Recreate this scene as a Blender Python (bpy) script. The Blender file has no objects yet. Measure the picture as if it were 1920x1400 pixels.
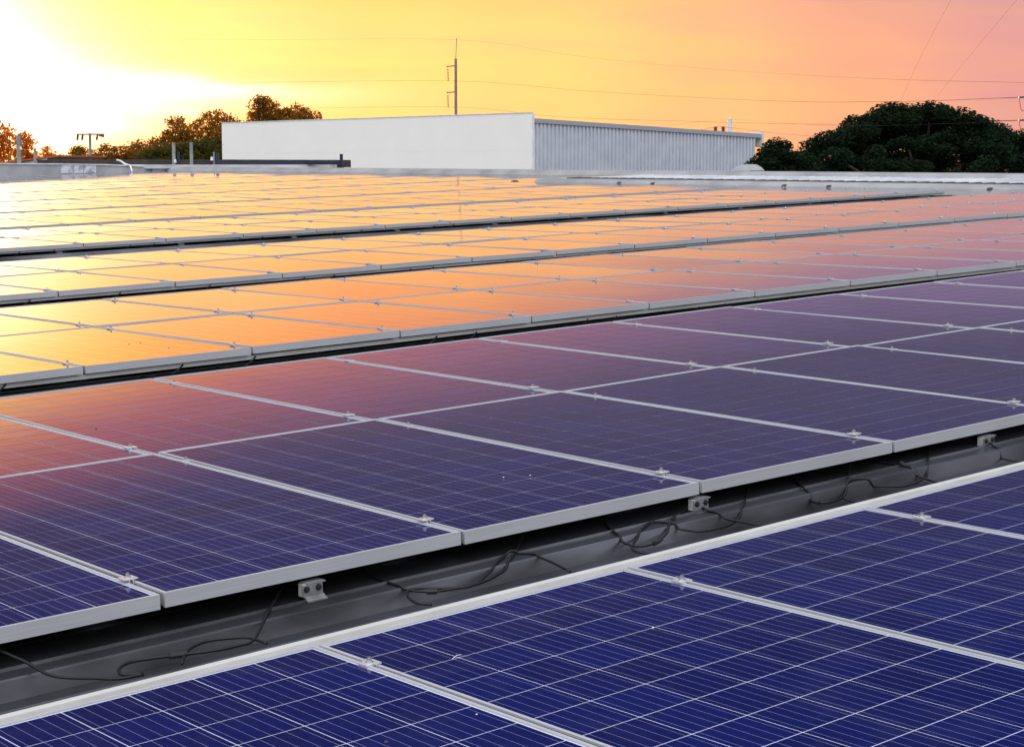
import bpy, math, random
import numpy as np
from mathutils import Matrix, Vector, Quaternion

random.seed(7); rng = np.random.default_rng(7)
SC = bpy.context.scene
COL = SC.collection

# ------------------------------------------------------------------ camera
ZC = 8.5                                   # eye height above the ground
PITCH = math.radians(6.354)
cam_d = bpy.data.cameras.new('camera'); cam = bpy.data.objects.new('camera', cam_d); COL.objects.link(cam)
cam.location = (0, 0, ZC); cam.rotation_euler = (math.pi/2 - PITCH, 0, 0)
cam_d.sensor_width = 36; cam_d.lens = 3484.55/1920*36
cam_d.clip_start = .1; cam_d.clip_end = 6000
SC.camera = cam

# ------------------------------------------------------------------ sky, sun, exposure
SUN_AZ, SUN_EL = -15.2, 1.2                # degrees; azimuth from straight ahead, left negative
SC.view_settings.view_transform = 'Standard'; SC.view_settings.look = 'None'
SC.view_settings.exposure = 0; SC.view_settings.gamma = 1
SC.view_settings.use_curve_mapping = False

world = bpy.data.worlds.new('World'); SC.world = world; world.use_nodes = True
wn, wl = world.node_tree.nodes, world.node_tree.links
wn.clear()

def node(tree, kind, **kw):
    n = tree.nodes.new(kind)
    for k, v in kw.items(): setattr(n, k, v)
    return n

def math_node(tree, op, a, b=None, c=None, clamp=False):
    n = tree.nodes.new('ShaderNodeMath'); n.operation = op; n.use_clamp = clamp
    for i, x in enumerate((a, b, c)):
        if x is None: continue
        if isinstance(x, (int, float)): n.inputs[i].default_value = x
        else: tree.links.new(x, n.inputs[i])
    return n.outputs[0]

def map_node(tree, x, a, b, c=0., d=1., smooth=False):
    n = tree.nodes.new('ShaderNodeMapRange'); n.clamp = True
    if smooth: n.interpolation_type = 'SMOOTHSTEP'
    tree.links.new(x, n.inputs[0])
    for i, v in enumerate((a, b, c, d)): n.inputs[i+1].default_value = v
    return n.outputs[0]

def ramp(tree, x, stops, interp='LINEAR'):
    n = tree.nodes.new('ShaderNodeValToRGB'); tree.links.new(x, n.inputs[0])
    n.color_ramp.interpolation = interp
    els = n.color_ramp.elements
    while len(els) < len(stops): els.new(.5)
    for e, (p, c) in zip(els, stops): e.position = p; e.color = (*c, 1)
    return n.outputs[0]

def mix(tree, f, a, b, blend='MIX', clamp=False):
    n = tree.nodes.new('ShaderNodeMix'); n.data_type = 'RGBA'; n.blend_type = blend
    for s, x in ((0, f), (6, a), (7, b)):
        if isinstance(x, (int, float)): n.inputs[s].default_value = x
        elif isinstance(x, tuple): n.inputs[s].default_value = (*x, 1)
        else: tree.links.new(x, n.inputs[s])
    return n.outputs[2]

W = world.node_tree
tc = node(W, 'ShaderNodeTexCoord')
nrm = node(W, 'ShaderNodeVectorMath', operation='NORMALIZE'); wl.new(tc.outputs['Generated'], nrm.inputs[0])
sep = node(W, 'ShaderNodeSeparateXYZ'); wl.new(nrm.outputs[0], sep.inputs[0])
el = math_node(W, 'MULTIPLY', math_node(W, 'ARCSINE', sep.outputs[2]), 57.29578)
az = math_node(W, 'MULTIPLY', math_node(W, 'ARCTAN2', sep.outputs[0], sep.outputs[1]), 57.29578)
# soft streaked cloud noise, stretched along the horizon
mp = node(W, 'ShaderNodeCombineXYZ')
wl.new(math_node(W, 'MULTIPLY', az, .055), mp.inputs[0]); wl.new(math_node(W, 'MULTIPLY', el, .36), mp.inputs[1])
nz = node(W, 'ShaderNodeTexNoise'); nz.inputs['Scale'].default_value = 1.; nz.inputs['Detail'].default_value = 3
wl.new(mp.outputs[0], nz.inputs['Vector'])
wob = math_node(W, 'SUBTRACT', nz.outputs[0], .5)
# glowing band along the horizon, yellow at the sun to pink away from it
azn = map_node(W, az, -45, 45)
P_ = lambda a: (a+45)/90
band = ramp(W, azn, [(P_(-45), (1.3, .62, .30)), (P_(-24), (2.4, 1.5, .62)), (P_(-15), (2.1, 1.34, .50)), (P_(-10), (1.75, .93, .31)),
                     (P_(-4), (1.5, .78, .23)), (P_(1), (1.35, .69, .225)), (P_(6), (1.15, .55, .235)), (P_(10.5), (.98, .44, .24)),
                     (P_(15), (.80, .36, .30)), (P_(24), (.50, .28, .36)), (P_(45), (.36, .27, .42))], 'EASE')
# thin cloud wisps drawn along the band
mp2 = node(W, 'ShaderNodeCombineXYZ')
wl.new(math_node(W, 'ADD', math_node(W, 'MULTIPLY', az, .10), math_node(W, 'MULTIPLY', el, .12)), mp2.inputs[0]); wl.new(math_node(W, 'MULTIPLY', el, .75), mp2.inputs[1])
nz2 = node(W, 'ShaderNodeTexNoise'); nz2.inputs['Scale'].default_value = 1.; nz2.inputs['Detail'].default_value = 5; nz2.inputs['Distortion'].default_value = .5
wl.new(mp2.outputs[0], nz2.inputs['Vector'])
wisp = map_node(W, nz2.outputs[0], .35, .68, 0, 1, True)
band = mix(W, 1., band, mix(W, wisp, (1.03, 1.03, 1.0), (.95, .92, 1.10)), 'MULTIPLY')
# band reddens with height
el_w = math_node(W, 'ADD', el, math_node(W, 'MULTIPLY', wob, 1.2))
band = mix(W, map_node(W, el_w, 3.7, 7.8, 0, 1, True), band, mix(W, 1., band, ramp(W, map_node(W, az, -16, 14), [(0, (1.1, .88, .26)), (.35, (1.06, .62, .32)), (.5, (.98, .60, .46)), (.78, (.68, .66, 1.15)), (1, (.56, .64, 1.4))]), 'MULTIPLY'))
edge = math_node(W, 'ADD', math_node(W, 'MULTIPLY', map_node(W, az, -30, 11, -30, 11), -.15), 8.5)
rel = math_node(W, 'SUBTRACT', el_w, edge)
dusk = ramp(W, map_node(W, el, 0, 90), [(0, (.16, .12, .20)), (.125, (.15, .122, .155)), (.165, (.080, .070, .125)), (.21, (.022, .026, .11)), (.28, (.022, .030, .115)), (.5, (.28, .34, .48)), (1, (2.2, 2.28, 2.45))])
back = ramp(W, map_node(W, el, 0, 90), [(0, (.42, .42, .46)), (.10, (1.18, 1.19, 1.26)), (.35, (2.25, 2.28, 2.38)), (1, (2.2, 2.28, 2.45))])
dotf = math_node(W, 'MULTIPLY', sep.outputs[1], -1.)
sunw = math_node(W, 'ADD', math_node(W, 'MULTIPLY', sep.outputs[0], math.sin(math.radians(SUN_AZ))), math_node(W, 'MULTIPLY', sep.outputs[1], math.cos(math.radians(SUN_AZ))))
back = mix(W, 1., back, mix(W, map_node(W, sunw, -1., .1), (.78, .79, .82), (1.22, 1.20, 1.16)), 'MULTIPLY')
upper = mix(W, map_node(W, dotf, -.55, .75, 0, 1, True), dusk, back)
mauve = mix(W, map_node(W, az, -16, 8), (.92, .23, .16), (.33, .23, .39))
c1 = mix(W, map_node(W, rel, -2.9, .4, 0, 1, True), band, mauve)
skyc = mix(W, map_node(W, rel, -.2, 3.0, 0, 1, True), c1, upper)
# the band only faces the sunset; behind the camera the upper sky reaches down
skyc = mix(W, map_node(W, dotf, -.75, -.2, 0, 1, True), skyc, upper)
# glare round the sun and a bright streak of cloud
def gauss(x, c, w):
    q = math_node(W, 'DIVIDE', math_node(W, 'SUBTRACT', x, c), w)
    return math_node(W, 'POWER', 2.71828, math_node(W, 'MULTIPLY', math_node(W, 'MULTIPLY', q, q), -1.))
el_s = math_node(W, 'ADD', el, math_node(W, 'ADD', math_node(W, 'MULTIPLY', wob, 1.3), math_node(W, 'MULTIPLY', wisp, .5)))
g1 = math_node(W, 'MULTIPLY', gauss(az, -16.0, 3.7), gauss(el_s, 2.3, 1.25))
g2 = math_node(W, 'MULTIPLY', gauss(az, -12.5, 5.0), gauss(el_s, 2.35, .42))
glare = mix(W, 1., skyc, mix(W, g1, (0., 0., 0.), (2.2, 2.1, 1.9)), 'ADD')
glare = mix(W, 1., glare, mix(W, g2, (0., 0., 0.), (1.0, 1.1, 1.25)), 'ADD')
g3 = math_node(W, 'MULTIPLY', gauss(az, -17.4, 2.6), gauss(el, 3.2, 3.8))
glare = mix(W, 1., glare, mix(W, g3, (0., 0., 0.), (1.6, 1.5, 1.2)), 'ADD')
bg = node(W, 'ShaderNodeBackground'); wl.new(glare, bg.inputs[0]); bg.inputs[1].default_value = 1.
sky = node(W, 'ShaderNodeTexSky'); sky.sky_type = 'NISHITA'; sky.sun_disc = False
sky.sun_elevation = math.radians(SUN_EL); sky.sun_rotation = math.radians(SUN_AZ)
bg2 = node(W, 'ShaderNodeBackground'); wl.new(sky.outputs[0], bg2.inputs[0]); bg2.inputs[1].default_value = .015
addw = node(W, 'ShaderNodeAddShader'); wl.new(bg.outputs[0], addw.inputs[0]); wl.new(bg2.outputs[0], addw.inputs[1])
wo = node(W, 'ShaderNodeOutputWorld'); wl.new(addw.outputs[0], wo.inputs[0])

sun_d = bpy.data.lights.new('sun', 'SUN'); sun = bpy.data.objects.new('sun', sun_d); COL.objects.link(sun)
sun_d.energy = 5.0; sun_d.angle = math.radians(.5); sun_d.color = (1., .50, .16)
a_, e_ = math.radians(SUN_AZ), math.radians(SUN_EL)
to_sun = Vector((math.sin(a_)*math.cos(e_), math.cos(a_)*math.cos(e_), math.sin(e_)))
sun.rotation_euler = to_sun.to_track_quat('Z', 'Y').to_euler(); sun.location = to_sun*200

# ------------------------------------------------------------------ places
F = 3484.55
RIGHT = np.array([1., 0, 0]); FWD = np.array([0, math.cos(PITCH), -math.sin(PITCH)]); DOWN = np.array([0, -math.sin(PITCH), -math.cos(PITCH)])
EYE = np.array([0, 0, ZC])
def at(x, y, D):
    """the point seen at photograph pixel (x, y), D metres in front of the camera"""
    d = (x-960)/F*RIGHT + (y-700)/F*DOWN + FWD
    return EYE + d*(D/d[1])
# the roof plane: u runs up the slope along the rows, v across the rows, w out of the roof (1 unit = one panel width)
S = 1.03
RC = np.array([[.764422, -.644392, -.020436], [-.101213, -.08864, -.990908], [.636722, .75954, -.132979]])
CP = np.array([-2.32363, -4.19829, 1.17213])
RW = np.stack([RC[0, i]*RIGHT + RC[1, i]*DOWN + RC[2, i]*FWD for i in range(3)], 1)
ORG = EYE - S*(RW @ CP)
def roof(u, v, w=0.): return ORG + S*(RW @ np.array([u, v, w]))
def roofs(a): return ORG + S*(np.asarray(a, float) @ RW.T)
ROOF_R = Matrix([list(r) for r in RW]).to_4x4()
def project(p):
    q = np.asarray(p) - EYE
    z = q @ FWD
    return 960 + F*(q @ RIGHT)/z, 700 + F*(q @ DOWN)/z, z

# ------------------------------------------------------------------ materials
def mat(name, base, rough=.6, metal=0., ior=1.45, spec=.5):
    m = bpy.data.materials.new(name); m.use_nodes = True
    b = m.node_tree.nodes['Principled BSDF']
    b.inputs['Base Color'].default_value = (*base, 1); b.inputs['Roughness'].default_value = rough
    b.inputs['Metallic'].default_value = metal; b.inputs['IOR'].default_value = ior
    b.inputs['Specular IOR Level'].default_value = spec
    return m
def bsdf(m): return m.node_tree.nodes['Principled BSDF']
def noisy(m, c1, c2, scale=4., detail=6, lo=.35, hi=.65, coord='Object', stretch=None, bump=0., rough=None):
    """two tones mixed by noise, optional fine relief"""
    t = m.node_tree; b = bsdf(m)
    co = node(t, 'ShaderNodeTexCoord').outputs[coord]
    if stretch:
        k = node(t, 'ShaderNodeMapping'); k.inputs['Scale'].default_value = stretch; t.links.new(co, k.inputs[0]); co = k.outputs[0]
    n = node(t, 'ShaderNodeTexNoise'); n.inputs['Scale'].default_value = scale; n.inputs['Detail'].default_value = detail
    t.links.new(co, n.inputs['Vector'])
    f = map_node(t, n.outputs[0], lo, hi)
    t.links.new(mix(t, f, c1, c2), b.inputs['Base Color'])
    if rough: t.links.new(map_node(t, n.outputs[0], lo, hi, *rough), b.inputs['Roughness'])
    if bump:
        k = node(t, 'ShaderNodeBump'); k.inputs['Strength'].default_value = bump; k.inputs['Distance'].default_value = .02
        t.links.new(n.outputs[0], k.inputs['Height']); t.links.new(k.outputs[0], b.inputs['Normal'])
    return m

GLASS_ROUGH, GLASS_IOR = .055, 1.38
def glass_top(m):
    """low waviness of the tempered glass over everything under it"""
    t = m.node_tree; b = bsdf(m)
    g = node(t, 'ShaderNodeNewGeometry')
    k = node(t, 'ShaderNodeMapping'); k.inputs['Scale'].default_value = (1, 1, 1); t.links.new(g.outputs['Position'], k.inputs[0])
    n = node(t, 'ShaderNodeTexNoise'); n.inputs['Scale'].default_value = 2.2; n.inputs['Detail'].default_value = 2
    t.links.new(k.outputs[0], n.inputs['Vector'])
    u = node(t, 'ShaderNodeBump'); u.inputs['Strength'].default_value = .05; u.inputs['Distance'].default_value = .012
    t.links.new(n.outputs[0], u.inputs['Height']); t.links.new(u.outputs[0], b.inputs['Normal'])
    # dust film
    d = node(t, 'ShaderNodeTexNoise'); d.inputs['Scale'].default_value = 1.1; d.inputs['Detail'].default_value = 8
    t.links.new(g.outputs['Position'], d.inputs['Vector'])
    t.links.new(map_node(t, d.outputs[0], .3, .75, GLASS_ROUGH*.8, GLASS_ROUGH*1.5), b.inputs['Roughness'])

def blue_cell(t, x, var):
    """polycrystalline blue with thin silver busbars along the local y axis (x in metres from the cell centre)"""
    g = node(t, 'ShaderNodeNewGeometry')
    vo = node(t, 'ShaderNodeTexVoronoi'); vo.inputs['Scale'].default_value = 75; t.links.new(g.outputs['Position'], vo.inputs['Vector'])
    cl = node(t, 'ShaderNodeSeparateColor'); t.links.new(vo.outputs['Color'], cl.inputs[0])
    n = node(t, 'ShaderNodeTexNoise'); n.inputs['Scale'].default_value = 1.3; n.inputs['Detail'].default_value = 3
    t.links.new(g.outputs['Position'], n.inputs['Vector'])
    f = math_node(t, 'ADD', math_node(t, 'MULTIPLY', var, .32), math_node(t, 'ADD', math_node(t, 'MULTIPLY', cl.outputs[0], .22), math_node(t, 'MULTIPLY', n.outputs[0], .35)))
    dn = node(t, 'ShaderNodeTexNoise'); dn.inputs['Scale'].default_value = 3.4; dn.inputs['Detail'].default_value = 10; dn.inputs['Roughness'].default_value = .7
    t.links.new(g.outputs['Position'], dn.inputs['Vector'])
    du_ = map_node(t, dn.outputs[0], .48, .78, 0., .045)
    return mix(t, du_, ramp(t, f, [(.10, (.0038, .0050, .048)), (.42, (.0042, .0068, .070)), (.8, (.0052, .0108, .105))]), (.30, .27, .25))

CW, CL = .1598, .1481                      # cell pitch across and along the panel, in panel units
m_cell = mat('solar_cell', (.01, .015, .1), GLASS_ROUGH, 0, GLASS_IOR)
t = m_cell.node_tree
oc = node(t, 'ShaderNodeTexCoord'); sx = node(t, 'ShaderNodeSeparateXYZ'); t.links.new(oc.outputs['Object'], sx.inputs[0])
oi = node(t, 'ShaderNodeObjectInfo')
base = blue_cell(t, None, oi.outputs['Random'])
bb = math_node(t, 'MODULO', math_node(t, 'ADD', sx.outputs[0], 10*CW*S/5 + CW*S/10), CW*S/5)
bb = math_node(t, 'ABSOLUTE', math_node(t, 'SUBTRACT', bb, CW*S/10))
bar = math_node(t, 'GREATER_THAN', bb, CW*S/10 - .00055)
bar = math_node(t, 'LESS_THAN', math_node(t, 'ABSOLUTE', math_node(t, 'SUBTRACT', math_node(t, 'MODULO', math_node(t, 'ADD', sx.outputs[0], CW*S*5.5), CW*S/5), CW*S/10)), .00062)
t.links.new(mix(t, bar, base, (.20, .21, .34)), bsdf(m_cell).inputs['Base Color']); glass_top(m_cell)

m_sheet = mat('cell_sheet', (.01, .015, .1), GLASS_ROUGH, 0, GLASS_IOR)     # far panels: cells printed, too fine to pick apart
t = m_sheet.node_tree
uvn = node(t, 'ShaderNodeUVMap'); sx = node(t, 'ShaderNodeSeparateXYZ'); t.links.new(uvn.outputs[0], sx.inputs[0])
oi = node(t, 'ShaderNodeObjectInfo')
fx = math_node(t, 'MULTIPLY', sx.outputs[0], 6.); fy = math_node(t, 'MULTIPLY', sx.outputs[1], 12.)
wn_ = node(t, 'ShaderNodeTexWhiteNoise'); wn_.noise_dimensions = '3D'
cb = node(t, 'ShaderNodeCombineXYZ')
t.links.new(math_node(t, 'FLOOR', fx), cb.inputs[0]); t.links.new(math_node(t, 'FLOOR', fy), cb.inputs[1]); t.links.new(math_node(t, 'MULTIPLY', oi.outputs['Random'], 97.), cb.inputs[2])
t.links.new(cb.outputs[0], wn_.inputs['Vector'])
base = blue_cell(t, None, wn_.outputs['Value'])
def grid(f, w): return math_node(t, 'GREATER_THAN', math_node(t, 'ABSOLUTE', math_node(t, 'SUBTRACT', math_node(t, 'FRACT', f), .5)), .5 - w)
gl = math_node(t, 'MAXIMUM', grid(fx, .010), grid(fy, .006))
t.links.new(mix(t, gl, base, (.55, .57, .66)), bsdf(m_sheet).inputs['Base Color']); glass_top(m_sheet)

m_back = mat('backsheet', (.62, .64, .74), GLASS_ROUGH, 0, GLASS_IOR); glass_top(m_back)
m_alu = noisy(mat('anodised_aluminium', (.6, .61, .63), .42, .05), (.40, .41, .43), (.47, .48, .50), 6, 8, stretch=(.6, .6, 30), rough=(.5, .38))
m_rail = noisy(mat('mill_aluminium', (.6, .61, .6), .45, .05), (.52, .52, .49), (.63, .63, .60), 5, 8, rough=(.55, .4))
m_clamp = mat('bright_aluminium', (.66, .67, .68), .3, .4)
m_galv = noisy(mat('galvanised_bracket', (.3, .3, .31), .4, .3), (.20, .205, .215), (.32, .325, .33), 30, 6, rough=(.5, .3))
m_steel = mat('steel_bolt', (.55, .55, .56), .25, .9)
m_hole = mat('dark_hole', (.015, .015, .016), .6)
m_cable = mat('black_cable', (.004, .004, .0045), .5)
m_deck = noisy(mat('weathered_roof_sheet', (.2, .2, .2), .45, .85), (.036, .036, .037), (.150, .156, .178), 1.3, 12, lo=.34, hi=.66, stretch=(1., .8, 2.5), bump=.10, rough=(.55, .30))
m_white_roof = noisy(mat('white_roof_sheet', (.7, .71, .74), .4, .1), (.42, .44, .48), (.66, .67, .70), 1.2, 8)
m_flash = noisy(mat('grey_flashing', (.4, .4, .4), .5, .25), (.30, .30, .295), (.44, .44, .43), 1.4, 12, lo=.32, hi=.66, stretch=(1, 1, 3), bump=.08)
m_dirt_shade = mat('dirt_and_shade', (.06, .055, .05), .9)  # dark specks and rib stops, also painted shade in the flashing openings
m_concrete = noisy(mat('painted_concrete', (.4, .4, .42), .85), (.30, .31, .31), (.50, .51, .53), 1.3, 12, lo=.3, hi=.7, bump=.1)
m_concrete_pale = noisy(mat('pale_patch', (.6, .6, .66), .85), (.36, .37, .45), (.72, .72, .80), 5, 10, lo=.38, hi=.55)
m_coping = noisy(mat('white_coping', (.7, .7, .7), .8), (.62, .63, .63), (.8, .8, .79), 2, 8)
m_render = noisy(mat('white_render', (.8, .8, .78), .8), (.90, .90, .88), (.94, .935, .915), .55, 12, lo=.3, hi=.7, bump=.06)
m_corr = noisy(mat('corrugated_sheet', (.6, .6, .62), .42, .25), (.56, .59, .68), (.64, .665, .73), 1.5, 6)
m_trim = mat('grey_trim', (.36, .38, .44), .5, .2)
m_navy = mat('navy_paint', (.010, .014, .045), .45)
m_post = noisy(mat('concrete_post', (.3, .3, .3), .9), (.22, .22, .22), (.34, .34, .33), 3, 8, bump=.1)
m_pole = noisy(mat('utility_pole', (.25, .22, .21), .8), (.20, .165, .16), (.28, .24, .23), 2, 6)
m_insul = mat('brown_insulator', (.10, .035, .02), .35)
m_white_pl = mat('white_plastic', (.75, .75, .74), .4)
m_wire = mat('overhead_wire', (.05, .04, .035), .8)
m_dark_roof = noisy(mat('dark_roof', (.05, .045, .045), .7), (.035, .03, .03), (.07, .06, .055), 2, 6)
m_orange_roof = mat('red_roof', (.35, .10, .05), .7)
m_bark = noisy(mat('bark', (.06, .045, .03), .9), (.035, .027, .02), (.09, .07, .05), 9, 6, bump=.3)
m_ground = noisy(mat('dry_grass_ground', (.08, .09, .04), .95), (.05, .06, .025), (.12, .11, .06), .08, 12, bump=.2)
def leaf(name, c1, c2, transl):
    m = bpy.data.materials.new(name); m.use_nodes = True; t = m.node_tree; b = bsdf(m)
    g = node(t, 'ShaderNodeNewGeometry')
    n = node(t, 'ShaderNodeTexNoise'); n.inputs['Scale'].default_value = .7; n.inputs['Detail'].default_value = 3
    t.links.new(g.outputs['Position'], n.inputs['Vector'])
    f = math_node(t, 'ADD', math_node(t, 'MULTIPLY', n.outputs[0], .7), math_node(t, 'MULTIPLY', g.outputs['Random Per Island'], .3))
    c = mix(t, map_node(t, f, .3, .72), c1, c2)
    t.links.new(c, b.inputs['Base Color']); b.inputs['Roughness'].default_value = .8; b.inputs['Specular IOR Level'].default_value = .06
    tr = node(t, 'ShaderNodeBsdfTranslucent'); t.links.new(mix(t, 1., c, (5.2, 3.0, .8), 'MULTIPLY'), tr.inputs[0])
    ms = node(t, 'ShaderNodeMixShader'); ms.inputs[0].default_value = transl
    t.links.new(b.outputs[0], ms.inputs[1]); t.links.new(tr.outputs[0], ms.inputs[2])
    t.links.new(ms.outputs[0], t.nodes['Material Output'].inputs['Surface'])
    return m
m_leaf_dark = leaf('dark_tree_leaf', (.0035, .010, .005), (.011, .027, .010), .07)
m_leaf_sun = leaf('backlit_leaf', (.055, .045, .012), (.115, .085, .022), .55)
m_leaf_glow = leaf('glowing_leaf', (.12, .08, .015), (.20, .13, .03), .7)  # leaf colour brightened to imitate the low sun's glow through the crown
m_leaf_green = leaf('green_leaf', (.02, .03, .008), (.06, .065, .02), .35)

# ------------------------------------------------------------------ mesh helpers
class MB:
    def __init__(s): s.v = []; s.f = []; s.m = []; s.uv = {}
    def quad(s, pts, mi=0, uv=None):
        k = len(s.v); s.v += [tuple(p) for p in pts]; s.f.append(tuple(range(k, k+len(pts)))); s.m.append(mi)
        if uv: s.uv[len(s.f)-1] = uv
    def hexa(s, c, mi=0):
        """eight corners: bottom four then top four, counter-clockwise"""
        k = len(s.v); s.v += [tuple(p) for p in c]
        for q in ((3, 2, 1, 0), (4, 5, 6, 7), (0, 1, 5, 4), (1, 2, 6, 5), (2, 3, 7, 6), (3, 0, 4, 7)):
            s.f.append(tuple(k+i for i in q)); s.m.append(mi)
    def box(s, x0, x1, y0, y1, z0, z1, mi=0, fn=None):
        c = [(x0, y0, z0), (x1, y0, z0), (x1, y1, z0), (x0, y1, z0), (x0, y0, z1), (x1, y0, z1), (x1, y1, z1), (x0, y1, z1)]
        s.hexa([fn(*p) for p in c] if fn else c, mi)
    def prism(s, c, r, z0, z1, n=8, r1=None, mi=0, rot=0.):
        r1 = r if r1 is None else r1
        k = len(s.v)
        for zz, rr in ((z0, r), (z1, r1)):
            s.v += [(c[0]+rr*math.cos(rot+2*math.pi*i/n), c[1]+rr*math.sin(rot+2*math.pi*i/n), zz) for i in range(n)]
        for i in range(n):
            j = (i+1) % n; s.f.append((k+i, k+j, k+n+j, k+n+i)); s.m.append(mi)
        s.f.append(tuple(k+n-1-i for i in range(n))); s.f.append(tuple(k+n+i for i in range(n))); s.m += [mi, mi]
    def tube(s, pts, r, n=6, mi=0):
        pts = [np.asarray(p, float) for p in pts]; k0 = len(s.v); rs = r if hasattr(r, '__len__') else [r]*len(pts)
        up = np.array([.31, .22, .92])
        for i, p in enumerate(pts):
            d = pts[min(i+1, len(pts)-1)] - pts[max(i-1, 0)]; d = d/(np.linalg.norm(d)+1e-9)
            a = np.cross(d, up); a /= (np.linalg.norm(a)+1e-9); b = np.cross(d, a)
            s.v += [tuple(p + rs[i]*(math.cos(2*math.pi*j/n)*a + math.sin(2*math.pi*j/n)*b)) for j in range(n)]
        for i in range(len(pts)-1):
            for j in range(n):
                q = (j+1) % n; s.f.append((k0+i*n+j, k0+i*n+q, k0+(i+1)*n+q, k0+(i+1)*n+j)); s.m.append(mi)
        s.f.append(tuple(k0+n-1-j for j in range(n))); s.m.append(mi)
        e = k0+(len(pts)-1)*n; s.f.append(tuple(e+j for j in range(n))); s.m.append(mi)
    def mesh(s, name, mats, smooth=False):
        me = bpy.data.meshes.new(name); me.from_pydata(s.v, [], s.f)
        for m in (mats if isinstance(mats, (list, tuple)) else [mats]): me.materials.append(m)
        if any(s.m): me.polygons.foreach_set('material_index', s.m)
        if s.uv:
            l = me.uv_layers.new(name='UVMap')
            for fi, uvs in s.uv.items():
                for li, q in zip(me.polygons[fi].loop_indices, uvs): l.data[li].uv = q
        if smooth: me.polygons.foreach_set('use_smooth', [True]*len(me.polygons))
        me.update(); return me
    def build(s, name, mats, parent=None, smooth=False):
        return put(name, s.mesh(name, mats, smooth), parent)
def put(name, me, parent=None):
    o = bpy.data.objects.new(name, me); COL.objects.link(o)
    if parent is not None: o.parent = parent
    return o
def tag(o, label=None, cat=None, group=None, kind=None):
    for k, v in (('label', label), ('category', cat), ('group', group), ('kind', kind)):
        if v: o[k] = v
    return o
def empty(name, loc=(0, 0, 0), rot=None):
    o = bpy.data.objects.new(name, None); COL.objects.link(o); o.empty_display_size = .2
    o.matrix_world = Matrix.Translation(Vector(loc)) @ (rot if rot else Matrix())
    return o
def spline(pts, n=6):
    """smooth curve through points (Catmull-Rom)"""
    p = [np.asarray(q, float) for q in pts]; p = [2*p[0]-p[1]] + p + [2*p[-1]-p[-2]]
    out = []
    for i in range(1, len(p)-2):
        for k in range(n):
            s = k/n
            out.append(.5*(2*p[i] + (p[i+1]-p[i-1])*s + (2*p[i-1]-5*p[i]+4*p[i+1]-p[i+2])*s*s + (3*p[i]-p[i-1]-3*p[i+1]+p[i+2])*s**3))
    out.append(p[-2]); return out

# ------------------------------------------------------------------ ground
g = MB(); R_ = 2500
g.quad([(-R_, -R_, 0), (R_, -R_, 0), (R_, R_, 0), (-R_, R_, 0)])
tag(g.build('ground', m_ground), kind='structure')

# ------------------------------------------------------------------ the roof that carries the panels
ROWV = [-.6598-1.80, 0., 4.3627, 8.6585, 13.9987, 18.3261, 22.6978, 27.1032, 31.62, 36.06, 40.47]     # front edge of each row
ROWU = [.037, 0., .026, .026, -.015, -.012, .028, .069, .08, .09, .1]
ROWS = [.0149, .0072, .0037, .0017, -.0006, 0, 0, 0, 0, 0, 0]
ROWC = [2., 1.6, 4., 6., 9., 9., 9., 9., 9., 9., 9.]
DEPTH, GAP = 1.8195, .0145
U_END, U_FAR, V_STEP, V_END = 22.05, 25.4, 24.2, 44.9
kv = [-9, -1.5, 1.8, 6.2, 10.5, 16, 46]; ks = [.0149, .0149, .0072, .0037, .0017, -.0006, 0]; kc = [2, 2, 1.6, 4, 6, 9, 9]
def warp(u, v):
    return float(np.interp(v, kv, ks)*(u-np.interp(v, kv, kc)))
fb = empty('factory_building', roof(8, 10, -.2))
tag(fb, 'low factory building whose grey ribbed metal roof carries all the solar panels', 'building')
IB = fb.matrix_world.inverted()
def bpart(mb, name, mats, smooth=False):
    o = mb.build(name, mats, fb, smooth); o.matrix_parent_inverse = IB; return o
prof = []
v = -9.05
PITCH_V = .5
i = 0
while v < V_END+.2:
    # rib crown, front slope, pan with two fine stiffeners
    prof += [(v, -.150), (v+.05, -.150), (v+.054, -.145), (v+.062, -.145), (v+.066, -.150), (v+.13, -.150), (v+.134, -.145), (v+.142, -.145), (v+.146, -.150), (v+.205, -.150), (v+.222, -.104), (v+.227, -.100), (v+.290, -.101), (v+.293, -.093), (v+.297, -.093), (v+.300, -.102), (v+.46, -.102), (v+.48, -.150)]
    v += PITCH_V
off = (-.012-.297) % PITCH_V - ((-9.05) % PITCH_V)
prof = [(a+off, b) for a, b in prof]
d = MB(); us = [-9, -4, 0, 4, 8, 14, U_FAR+.25]
k0 = 0
for a, b in prof:
    for u in us: d.v.append(tuple(roof(u, a, b+warp(u, a))))
n = len(us)
for i in range(len(prof)-1):
    for j in range(n-1):
        k = i*n+j; d.f.append((k, k+1, k+n+1, k+n)); d.m.append(0)
bpart(d, 'roof_sheet', m_deck)
# walls of the building below the roof
d = MB(); cs = [(-9, -9), (U_FAR+.2, -9), (U_FAR+.2, V_END+.2), (-9, V_END+.2)]
for i in range(4):
    a, b = cs[i], cs[(i+1) % 4]
    p, q = roof(*a, -.25+warp(*a)), roof(*b, -.25+warp(*b))
    d.quad([(p[0], p[1], 0), (q[0], q[1], 0), tuple(q), tuple(p)])
bpart(d, 'wall', m_corr)
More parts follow.
